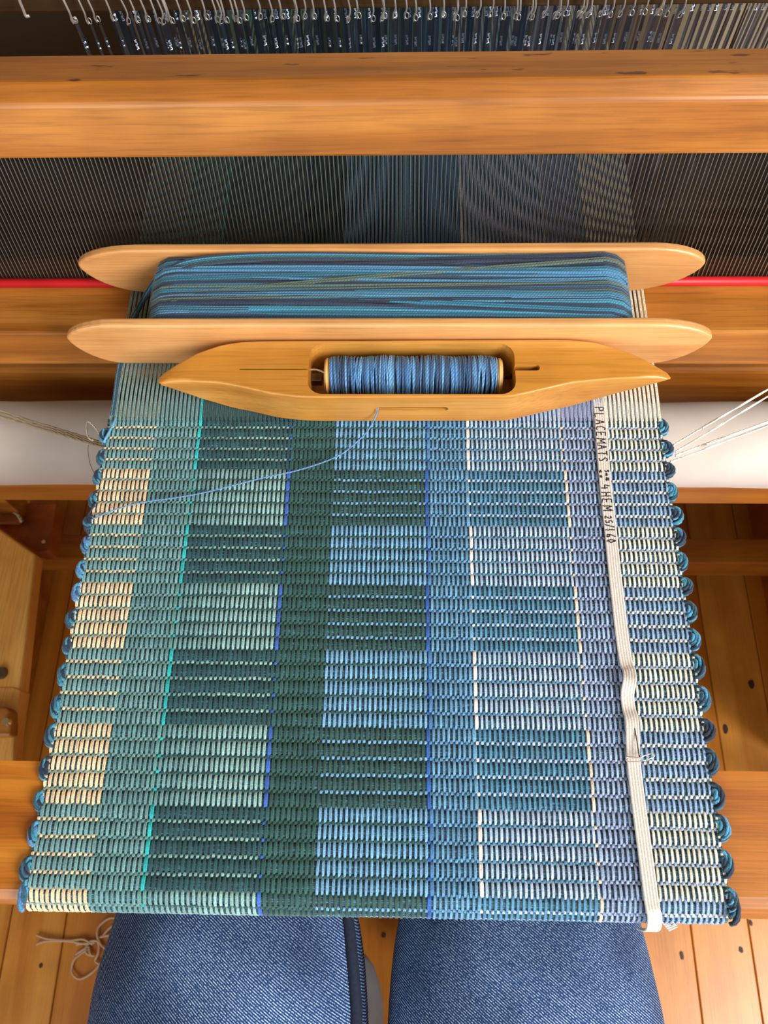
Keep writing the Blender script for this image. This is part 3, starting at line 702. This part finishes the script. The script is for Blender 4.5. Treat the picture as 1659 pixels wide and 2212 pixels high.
s0, s1 = on_z(516, 797, bt), on_z(668, 797, bt); cuts.append(cutter(rrect(s0.x, s1.x+.004, s0.y-.0007, s0.y+.0007, .0006, 2), bt-.012, bt+.01))
s0, s1 = on_z(1108, 794, bt), on_z(1166, 794, bt); cuts.append(cutter(rrect(s0.x, s1.x, s0.y-.0024, s0.y+.0024, .0023), bt-.012, bt+.01))
yff = on_z(890, 858, bt).y; e0, e1 = on_y(811, 884, yff), on_y(968, 884, yff)
cuts.append(cutter(rrect(e0.x, e1.x, e0.z-.0022, e0.z+.0022, .0021), yff-.01, yff+.0028, 'y'))
for cu in cuts:
    md = body.modifiers.new('b', 'BOOLEAN'); md.operation = 'DIFFERENCE'; md.object = cu; md.solver = 'EXACT'
cu_off = body.parent; bpy.context.view_layer.update()
dg = bpy.context.evaluated_depsgraph_get(); nm = bpy.data.meshes.new_from_object(body.evaluated_get(dg)); body.modifiers.clear(); body.data = nm
for cu in cuts: bpy.data.objects.remove(cu)

bv = body.modifiers.new('edge', 'BEVEL'); bv.width = 0.0007; bv.segments = 2; bv.limit_method = 'ANGLE'; bv.angle_limit = math.radians(50); bv.harden_normals = False
wn = body.modifiers.new('wn', 'WEIGHTED_NORMAL'); wn.weight = 100; wn.keep_sharp = True
ym_, zm_ = 0.3052, bt-0.0155
sx0, sx1 = cL.x-0.002, cR.x+0.001
tb = Tubes(); tb.add([(sx0+.012, ym_, zm_), (sx1, ym_, zm_)], 0.0022, n=12); tb.build('spindle', M_spindle, boat)
tb = Tubes(); tb.add(smooth_path([(sx0, ym_+.004, zm_+.002), (sx0+.006, ym_+.004, zm_+.002), (sx0+.012, ym_+.002, zm_+.001), (sx0+.016, ym_, zm_)], 4), 0.0008, n=8); tb.build('spring_wire', M_hook, boat)
box('spring_block', sx0, sx0+.010, ym_-.0045, ym_+.0025, zm_-.006, zm_+.001, M_spindle, boat, .0008)
bob = empty('bobbin', ((cL.x+cR.x)/2, ym_, zm_-.0135), 'wooden bobbin wound with fine blue thread inside the boat shuttle', 'bobbin')
def ringdisc(name, x, r, w):
    bm = bmesh.new(); bmesh.ops.create_cone(bm, cap_ends=True, segments=40, radius1=r, radius2=r, depth=w)
    bmesh.ops.bevel(bm, geom=[e for e in bm.edges if e.calc_face_angle(0) > .8], offset=min(w, .0036)*.3, segments=2, affect='EDGES')
    bmesh.ops.rotate(bm, verts=bm.verts, matrix=Matrix.Rotation(math.pi/2, 3, 'Y')); bmesh.ops.translate(bm, verts=bm.verts, vec=(x, ym_, zm_)); bm_obj(name, bm, M_spool, bob, False)
fx0 = on_z(709, 812, zm_).x; fx1 = on_z(1077, 812, zm_).x
ringdisc('flange', fx0, .0128, .0036); ringdisc('flange', fx1, .0128, .0036); ringdisc('bobbin_core', (fx0+fx1)/2, .0042, fx1-fx0)
tb = Tubes(); BP = [(44, 66, 96), (56, 86, 122), (92, 150, 204), (112, 172, 222), (72, 118, 168), (60, 98, 142), (86, 140, 190), (120, 176, 220)]
x = fx0+.0024; col = lin(*BP[2])
while x < fx1-.0024:
    u = (x-fx0)/(fx1-fx0); R = 0.0128+0.0011*math.sin(min(1, u*3)*math.pi/2)+0.0004*math.sin(u*23)+0.0003*random.uniform(-1, 1)
    if u > .93: R -= (u-.93)*.02
    tlx = random.gauss(0, .0007)
    if random.random() < .6: col = lin(*random.choice(BP))
    pts = [(x+tlx*math.cos(a), ym_+R*math.cos(a), zm_+R*math.sin(a)) for a in np.linspace(0, 2*math.pi, 33)[:-1]]
    tb.add(pts, .00055, col, n=5, closed=True); x += .00082
o = tb.build('wound_thread', M_yarn2, bob); tag(o, kind='stuff')
bm = bmesh.new(); bmesh.ops.create_cone(bm, cap_ends=True, segments=32, radius1=.0124, radius2=.0124, depth=fx1-fx0-.004)
bmesh.ops.rotate(bm, verts=bm.verts, matrix=Matrix.Rotation(math.pi/2, 3, 'Y')); bmesh.ops.translate(bm, verts=bm.verts, vec=((fx0+fx1)/2, ym_, zm_)); bm_obj('thread_core', bm, plain('thread_core', lin(50, 80, 118), .9), bob, True)
# thread from the shuttle eye to the left selvedge
tb = Tubes(); hz = ZB+.0036
pth = [Vector((e0.x+.002, yff+.002, e0.z)), on_y(816, 884, yff-.001), on_z(812, 898, hz+.014), on_z(798, 925, hz+.006), on_z(776, 950, hz+.003), on_z(730, 985, hz+.0022), on_z(650, 1014, hz+.0022), on_z(560, 1034, hz+.0022), on_z(450, 1062, hz+.0022), on_z(380, 1075, hz+.0022), on_z(320, 1083, hz+.0022), on_z(260, 1097, hz+.002), on_z(212, 1116, hz+.001), on_z(198, 1122, hz-.001)]
tb.add(smooth_path(pth, 8), .00052, lin(104, 152, 206), n=6)
o = tb.build('shuttle_thread', M_yarn2); tag(o, 'thin light blue thread curving from the boat shuttle to the left edge of the cloth', 'thread')
tb = Tubes(); tb.add(smooth_path([on_z(250, 902, hz), on_z(244, 918, hz+.001), on_z(232, 940, hz+.001), on_z(224, 955, hz-.001)], 6), .0009, lin(100, 170, 214), n=6)
tb.add(smooth_path([on_z(208, 1085, hz), on_z(188, 1118, hz-.001), on_z(183, 1140, hz-.001), on_z(192, 1155, hz)], 6), .0006, lin(40, 60, 90), n=6)
tb.build('loose_weft', M_yarn, cloth)

# ------------------------------------------------------------------ elastic tape with handwriting, T pin
tz = ZB+0.0034
ctr = [(1284, 780), (1290, 840), (1296, 900), (1302, 980), (1309, 1060), (1319, 1150), (1327, 1230), (1335, 1300), (1343, 1370), (1352, 1430), (1357, 1452), (1356, 1475), (1354, 1500), (1358, 1530), (1363, 1560), (1366, 1610), (1370, 1660), (1377, 1720), (1385, 1780), (1393, 1840), (1401, 1900), (1407, 1945), (1411, 1968)]
cp = [on_z(a, b, tz) for a, b in ctr]
yfold = fb-0.0022-0.003
last = cp[-1]
cp += [Vector((last.x+.0008, Yf-.009, tz-.0012)), Vector((last.x+.0013, Yf-.0155, tz-.006)), Vector((last.x+.0015, Yf-.0185, tz-.014)), Vector((last.x+.0015, Yf-.019, tz-.030))]
lift = {10: .0022, 11: .004, 12: .0012, 14: .0022, 15: .0008}
for k, v in lift.items(): cp[k].z += v
sp = smooth_path(cp, 5); tw = 0.0083
tape = empty('elastic_tape', (sp[60].x, sp[60].y, tz), 'long narrow white elastic tape with black handwriting lying down the right of the cloth', 'tape')
nc = 21; V = []
for i, p in enumerate(sp):
    d = (sp[min(i+1, len(sp)-1)]-sp[max(i-1, 0)]).normalized(); side = d.cross(Vector((0, 0, 1)))
    side = Vector((d.y*-1, d.x, 0)) if side.length < 0.2 else side
    side.z = 0; side.normalize(); side = side if side.x > 0 else -side
    if abs(d.z) > .6: side = Vector((1, 0, 0))
    nrm = side.cross(d).normalized(); nrm = nrm if (nrm.z >= 0 if abs(d.z) < .6 else nrm.y < 0) else -nrm
    for k in range(nc):
        u = k/(nc-1); rib = 0.0004*abs(math.sin(u*math.pi*5))
        V.append(p+side*(u-.5)*tw+nrm*(rib+0.0005))
    for k in range(nc-1, -1, -1):
        u = k/(nc-1); V.append(p+side*(u-.5)*tw-nrm*0.0001)
m2 = 2*nc
fs = [(i*m2+k, i*m2+(k+1) % m2, (i+1)*m2+(k+1) % m2, (i+1)*m2+k) for i in range(len(sp)-1) for k in range(m2)]
M_tape = yarn_mat('elastic', color=lin(212, 204, 198), var=0.18, scale=.8)
mesh_obj('tape_band', V, fs, M_tape, tape, True)
# tail of the tape past the fold
q0, q1, q2, q3 = [on_z(a, b, 0.742) for a, b in ((1426, 1989), (1446, 2012), (1464, 2003), (1455, 1986))]
V = []; 
for a in range(2):
    for k in range(11):
        u = k/10; A = q0.lerp(q1, u); B = q3.lerp(q2, u); p = A.lerp(B, 0.0 if a == 0 else 1.0); V.append((p.x, p.y, p.z+0.0003*(k % 2)))
V += [(v[0], v[1], v[2]-.0006) for v in V]
fs = [(k, k+1, 11+k+1, 11+k) for k in range(10)]+[(22+k, 33+k, 33+k+1, 22+k+1) for k in range(10)]
fs += [(k, 22+k, 22+k+1, k+1) for k in range(10)]+[(11+k, 11+k+1, 33+k+1, 33+k) for k in range(10)]+[(0, 11, 33, 22), (10, 32, 43, 21)]
mesh_obj('tape_tail', V, fs, M_tape, tape, False)
GL = {  # strokes in a unit box, x along the writing, y towards the letter tops
 'P': [[(0, 0), (0, 1), (.55, .95), (.6, .6), (0, .5)]], 'L': [[(0, 1), (0, 0), (.6, 0)]], 'A': [[(0, 0), (.35, 1), (.7, 0)], [(.12, .4), (.6, .4)]],
 'C': [[(.65, .85), (.35, 1), (.05, .6), (.1, .15), (.4, 0), (.65, .12)]], 'E': [[(.6, 1), (0, 1), (0, 0), (.6, 0)], [(0, .5), (.5, .5)]],
 'M': [[(0, 0), (.05, 1), (.4, .35), (.75, 1), (.8, 0)]], 'T': [[(0, 1), (.7, 1)], [(.35, 1), (.35, 0)]], 'S': [[(.6, .85), (.3, 1), (.05, .75), (.55, .4), (.5, .08), (.05, .05)]],
 'H': [[(0, 0), (0, 1)], [(.6, 0), (.6, 1)], [(0, .5), (.6, .5)]], '4': [[(.15, 1), (0, .4), (.6, .4)], [(.45, .8), (.45, 0)]],
 '#': [[(.2, 0), (.25, 1)], [(.5, 0), (.55, 1)], [(0, .35), (.7, .35)], [(0, .68), (.7, .68)]], '3': [[(.05, .95), (.5, .9), (.2, .55), (.6, .3), (.3, 0), (0, .1)]],
 '/': [[(0, 0), (.5, 1)]], '1': [[(.2, 0), (.2, 1)]], '6': [[(.5, 1), (.1, .5), (.1, .1), (.5, .05), (.5, .4), (.1, .4)]], '0': [[(.3, 1), (0, .5), (.3, 0), (.6, .5), (.3, 1)]],
 '2': [[(0, .8), (.3, 1), (.55, .7), (0, 0), (.6, 0)]], '5': [[(.6, 1), (.1, 1), (.05, .6), (.5, .5), (.5, .1), (0, 0)]], 'x': [[(0, 0), (.5, .6)], [(0, .6), (.5, 0)]],
 'e': [[(0, .3), (.5, .35), (.3, .6), (0, .3), (.2, 0), (.55, .1)]], 'a': [[(.5, .6), (.1, .5), (.1, .05), (.5, .1), (.5, .6), (.55, 0)]], 'c': [[(.5, .5), (.1, .5), (.1, .05), (.5, .05)]], 'm': [[(0, 0), (0, .5), (.3, .5), (.3, 0)], [(.3, .5), (.6, .5), (.6, 0)]]}
tb = Tubes()
def write(txt, py0, py1, h=.62, base=.2, lw=.00040):
    n = len(txt); 
    def pos(py, v):
        px = np.interp(py, [c[1] for c in ctr], [c[0] for c in ctr]); p = on_z(px, py, tz+.0009); return Vector((p.x+(v-.5)*tw, p.y, tz+.00088))
    for i, ch in enumerate(txt):
        if ch == ' ': continue
        a = py0+(py1-py0)*i/n; b = (py1-py0)/n*0.92
        for st_ in GL[ch]:
            pts = [pos(a+u*b+random.uniform(-.4, .4), base+v*h+random.uniform(-.03, .03)) for u, v in st_]
            fine = []
            for p, q in zip(pts[:-1], pts[1:]):
                k = max(2, int((q-p).length/.0007)); fine += [p.lerp(q, j/k)+Vector((random.gauss(0, .00008), random.gauss(0, .00012), 0)) for j in range(k)]
            tb.add(fine+[pts[-1]], lw, n=4, flat=.35)
write('PLACEMATS', 880, 1002, .78, .1)
write('ea', 1016, 1036, .3, .1); write('8x', 1016, 1038, .3, .6) if '8' in GL else write('5m', 1016, 1030, .3, .58)
write('#', 1031, 1043, .3, .55)
write('4', 1047, 1064, .7, .15); write('HEM', 1064, 1107, .78, .1)
write('25', 1115, 1134, .5, .2); write('/', 1133, 1146, .8, .1); write('160', 1142, 1177, .72, .12)
o = tb.build('handwriting', M_ink, tape)
tb = Tubes(); tb.add([q0.lerp(q2, .45)+Vector((-.0012, 0, .0008)), q0.lerp(q2, .45)+Vector((0, .0004, .0008))], .0002, n=4); tb.add([q0.lerp(q2, .6)+Vector((0, 0, .0008)), q0.lerp(q2, .7)+Vector((.0004, .0008, .0008))], .0002, n=4)
tb.build('ink_mark', M_ink, tape)

pin = empty('t_pin', tuple(on_z(1380, 1634, tz+.003)), 'steel T-shaped pin with a looped wire head stuck through the white tape', 'pin')
tb = Tubes(); pz = tz+.0045
tb.add(smooth_path([on_z(1366, 1545, tz+.0016), on_z(1374, 1590, tz+.003), on_z(1381, 1633, pz), on_z(1384, 1630, pz+.0006)], 5), .00034, n=8); tb.build('pin_shaft', M_spindle, pin)
tb = Tubes()
hp = [on_z(a, b, pz) for a, b in ((1382, 1637), (1360, 1635), (1354, 1636), (1352, 1640), (1355, 1644), (1370, 1645), (1390, 1643), (1408, 1637), (1414, 1632), (1413, 1628), (1407, 1628), (1392, 1632), (1384, 1636))]
tb.add(smooth_path(hp, 5), .00036, n=8); tb.build('pin_head', M_pin, pin)

# ------------------------------------------------------------------ cords at the sides
def cord(name, pts, r, mat, label, cat, parent=None, group=None, tw=True):
    tb = Tubes(); path = smooth_path(pts, 14)
    if tw:
        for ph in (0, math.pi):
            L = 0; q = []
            for i, p in enumerate(path):
                if i: L += (p-path[i-1]).length
                a = L*1100+ph; q.append(p+Vector((0, math.cos(a), math.sin(a)))*r*.45)
            tb.add(q, r*.62, n=6)
    else: tb.add(path, r, n=8)
    o = tb.build(name, mat, parent)
    if label: tag(o, label, cat, group)
    return o
zc_ = ZB+.0015
E = lambda px, py, z=zc_: on_z(px, py, z)
CR = [((1454, 962), (1644, 850), (1840, 735), 'upper of four taut white cords running off the right edge of the cloth'),
      ((1459, 976), (1659, 856), (1840, 748), 'second from the top of the white cords at the right of the cloth'),
      ((1459, 984), (1659, 912), (1840, 847), 'third white cord down on the right, lumpy and loosely twisted'),
      ((1447, 998), (1659, 919), (1840, 852), 'lowest of the white cords running off the right edge of the cloth')]
def ext(p, q_, X): return q_+(q_-p)*((X-q_.x)/(q_.x-p.x))
for k, (a, b, c, lab) in enumerate(CR):
    cord('tension_cord', [E(*a, zc_-.001), E((a[0]+b[0])/2, (a[1]+b[1])/2+(1 if k % 2 else -1), zc_+.004), E(*b, zc_+.01), ext(E(*b, zc_+.01), E(*c, zc_+.014), XR+.0605)], .0009 if k != 2 else .0011, M_string, lab, 'cord')
for k in range(3):
    d = k*5-5; z_ = .668
    cord('tension_cord', [E(226, 962+d*.9, z_+.02), E(120, 930+d, z_+.01), E(0, 893+d*1.2, z_), ext(E(0, 893+d*1.2, z_), E(-130, 850+d*1.4, z_), XL+.0185)], .0013, M_greystring,
         ['top strand of the three dull grey cords running off to the left', 'middle strand of the dull grey cords at the left', 'lowest strand of the dull grey cords at the left'][k], 'cord')
cord('loop_string', [E(222, 958, .70), E(210, 930, .70), E(191, 911, .70), E(187, 925, .70), E(192, 946, .70), E(202, 951, .70)], .0008, M_string, 'small pointed white string loop standing beside the left edge', 'string')
cord('hanging_string', [E(191, 962, .70), E(190, 972, .69), E(194, 1000, .68), E(204, 1022, .68), E(220, 1042, .69)], .0005, M_greystring, 'thin grey string curving down the white roll by the left edge', 'string')
# tied strings hanging beside the left leg
zs = .0032
kn = empty('string_bundle', tuple(on_z(205, 2050, zs)), 'tangled pinkish strings tied in bows on the floor at the lower left', 'string')
S = lambda *p: [on_z(a, b, zs+.0016*(i % 2)) for i, (a, b) in enumerate(p)]
for pts in (S((80, 2020), (105, 2028), (150, 2031), (180, 2029), (200, 2040)), S((79, 2040), (100, 2033), (150, 2033), (178, 2038), (205, 2036)),
            S((262, 1986), (238, 1983), (215, 2000), (210, 2020), (218, 2040), (232, 2052)), S((262, 1994), (240, 2002), (222, 2022)),
            S((190, 2050), (163, 2070), (155, 2092), (160, 2108), (175, 2114), (200, 2100), (225, 2072)),
            S((186, 2042), (186, 2058), (196, 2064)), S((190, 2034), (208, 2032), (214, 2042), (212, 2060), (206, 2075), (214, 2082)),
            S((165, 2040), (180, 2038), (192, 2040)), S((164, 2062), (178, 2052), (190, 2044)), S((216, 2024), (240, 2020), (262, 2022)), S((192, 2045), (196, 2062), (204, 2064))):
    cord('string_piece', pts, .0016, M_pinkstring, None, None, kn, tw=False)

# ------------------------------------------------------------------ the weaver's legs
person = empty('person', (on_z(830, 2212, .5).x, -0.42, .475), 'person seated at the loom in blue jeans, both thighs under the cloth', 'person')
def q(px, py, z): return on_z(px, py, z)
zth = .575
lk = q(520, 1700, .56); lm = q(517, 1985, zth); lb = q(490, 2212, zth+.004)
rk = q(1108, 1700, .56); rm = q(1113, 1985, zth); rb_ = q(1138, 2212, zth+.004)
def extend(a, b, Y): t = (Y-a.y)/(b.y-a.y); return a+(b-a)*t
lh = extend(lm, lb, -.40); rh = extend(rm, rb_, -.40); mid = (lh+rh)/2; lh = mid+(lh-mid)*.72; rh = mid+(rh-mid)*.72
lh.z = rh.z = .575
J = {'pel': (Vector((mid.x, -.43, .60)), (.150, .10)), 'waist': (Vector((mid.x, -.44, .74)), (.135, .095)),
     'lh': (lh, (.105, .10)), 'lb': (lb, (.115, .094)), 'lm': (lm, (.106, .087)), 'lk': (lk, (.072, .07)), 'ls': (Vector((lk.x+.01, lk.y-.10, .33)), (.062, .06)), 'la': (Vector((lk.x+.020, -.27, .11)), (.048, .048)),
     'rh': (rh, (.105, .10)), 'rb': (rb_, (.112, .094)), 'rm': (rm, (.102, .087)), 'rk': (rk, (.072, .07)), 'rs': (Vector((rk.x-.01, rk.y-.07, .33)), (.062, .06)), 'ra': (Vector((rk.x-.02, -.16, .11)), (.048, .048))}
keys = list(J); ed = [('pel', 'waist'), ('pel', 'lh'), ('lh', 'lb'), ('lb', 'lm'), ('lm', 'lk'), ('lk', 'ls'), ('ls', 'la'), ('pel', 'rh'), ('rh', 'rb'), ('rb', 'rm'), ('rm', 'rk'), ('rk', 'rs'), ('rs', 'ra')]
me = bpy.data.meshes.new('jeans'); me.from_pydata([J[k][0]-person.location for k in keys], [(keys.index(a), keys.index(b)) for a, b in ed], [])
jeans = bpy.data.objects.new('jeans', me); C.objects.link(jeans); jeans.parent = person
sk = jeans.modifiers.new('skin', 'SKIN'); sk.use_smooth_shade = True
for i, k in enumerate(keys):
    me.skin_vertices[0].data[i].radius = J[k][1]; me.skin_vertices[0].data[i].use_root = (k == 'pel')
jeans.modifiers.new('sub', 'SUBSURF').levels = 3
dg = bpy.context.evaluated_depsgraph_get(); nm = bpy.data.meshes.new_from_object(jeans.evaluated_get(dg)); jeans.modifiers.clear(); jeans.data = nm
nm.materials.clear(); nm.materials.append(M_denim); nm.polygons.foreach_set('use_smooth', np.ones(len(nm.polygons), dtype=bool))
# soft creases
for v in nm.vertices:
    p = v.co+person.location; s = (math.sin(p.y*90+p.x*38)+math.sin(p.x*60-p.y*55+2))*0.0012
    if p.z > .5: v.co.z += s
from mathutils.bvhtree import BVHTree
bvh = BVHTree.FromPolygons([v.co for v in nm.vertices], [tuple(p.vertices) for p in nm.polygons])
def seam_pt(c, Y):
    o_ = Vector((c.x, Y, c.z))-person.location; d = Vector((.93, 0, .37)).normalized()
    h, n_, i_, ds = bvh.ray_cast(o_, d); return person.location+h+Vector((.001, 0, .001))
jl = Tubes()
for (a, b, sgn, rr_) in ((lm, lb, 1, .086),):
    pts = []
    for Y in np.linspace(-.30, .06, 16):
        c = extend(a, b, Y); pts.append((c.x+sgn*rr_*(1.0+max(0, -Y-.05)*.5)*1.0, Y, c.z+.028)) if False else pts.append(seam_pt(c, Y))
    jl.add(pts, .005, n=6, flat=1.0)
jl.build('inner_seam', M_seam, person)['label'] = 'thick dark inner seam of the left leg'
def shoe(ax, ay, yaw):
    bm = bmesh.new(); bmesh.ops.create_uvsphere(bm, u_segments=24, v_segments=14, radius=1)
    for v in bm.verts:
        t = v.co.y; v.co = Vector((v.co.x*(.045+.008*t), v.co.y*.13, v.co.z*(.05-.018*t)))
        if v.co.z < -.018: v.co.z = -.03
        v.co.z += .031
    bmesh.ops.rotate(bm, verts=bm.verts, matrix=Matrix.Rotation(yaw, 3, 'Z')); bmesh.ops.translate(bm, verts=bm.verts, vec=(ax, ay, 0))
    o = bm_obj('shoe', bm, M_shoe, person, True); return o
s1_ = on_z(802, 2190, .05); shoe(s1_.x-.030, -.27, -.05); shoe(J['ra'][0].x, -.10, .05)
# bench
bench = empty('bench', (mid.x, -.47, 0), 'plain wooden weaving bench the person sits on', 'bench')
box('bench_seat', mid.x-.45, mid.x+.45, -.62, -.33, .44, .472, M_bench, bench, .004)
for x in (mid.x-.40, mid.x+.36):
    for y in (-.60, -.38): box('leg', x, x+.04, y, y+.04, .0005, .4395, M_bench, bench, .002)
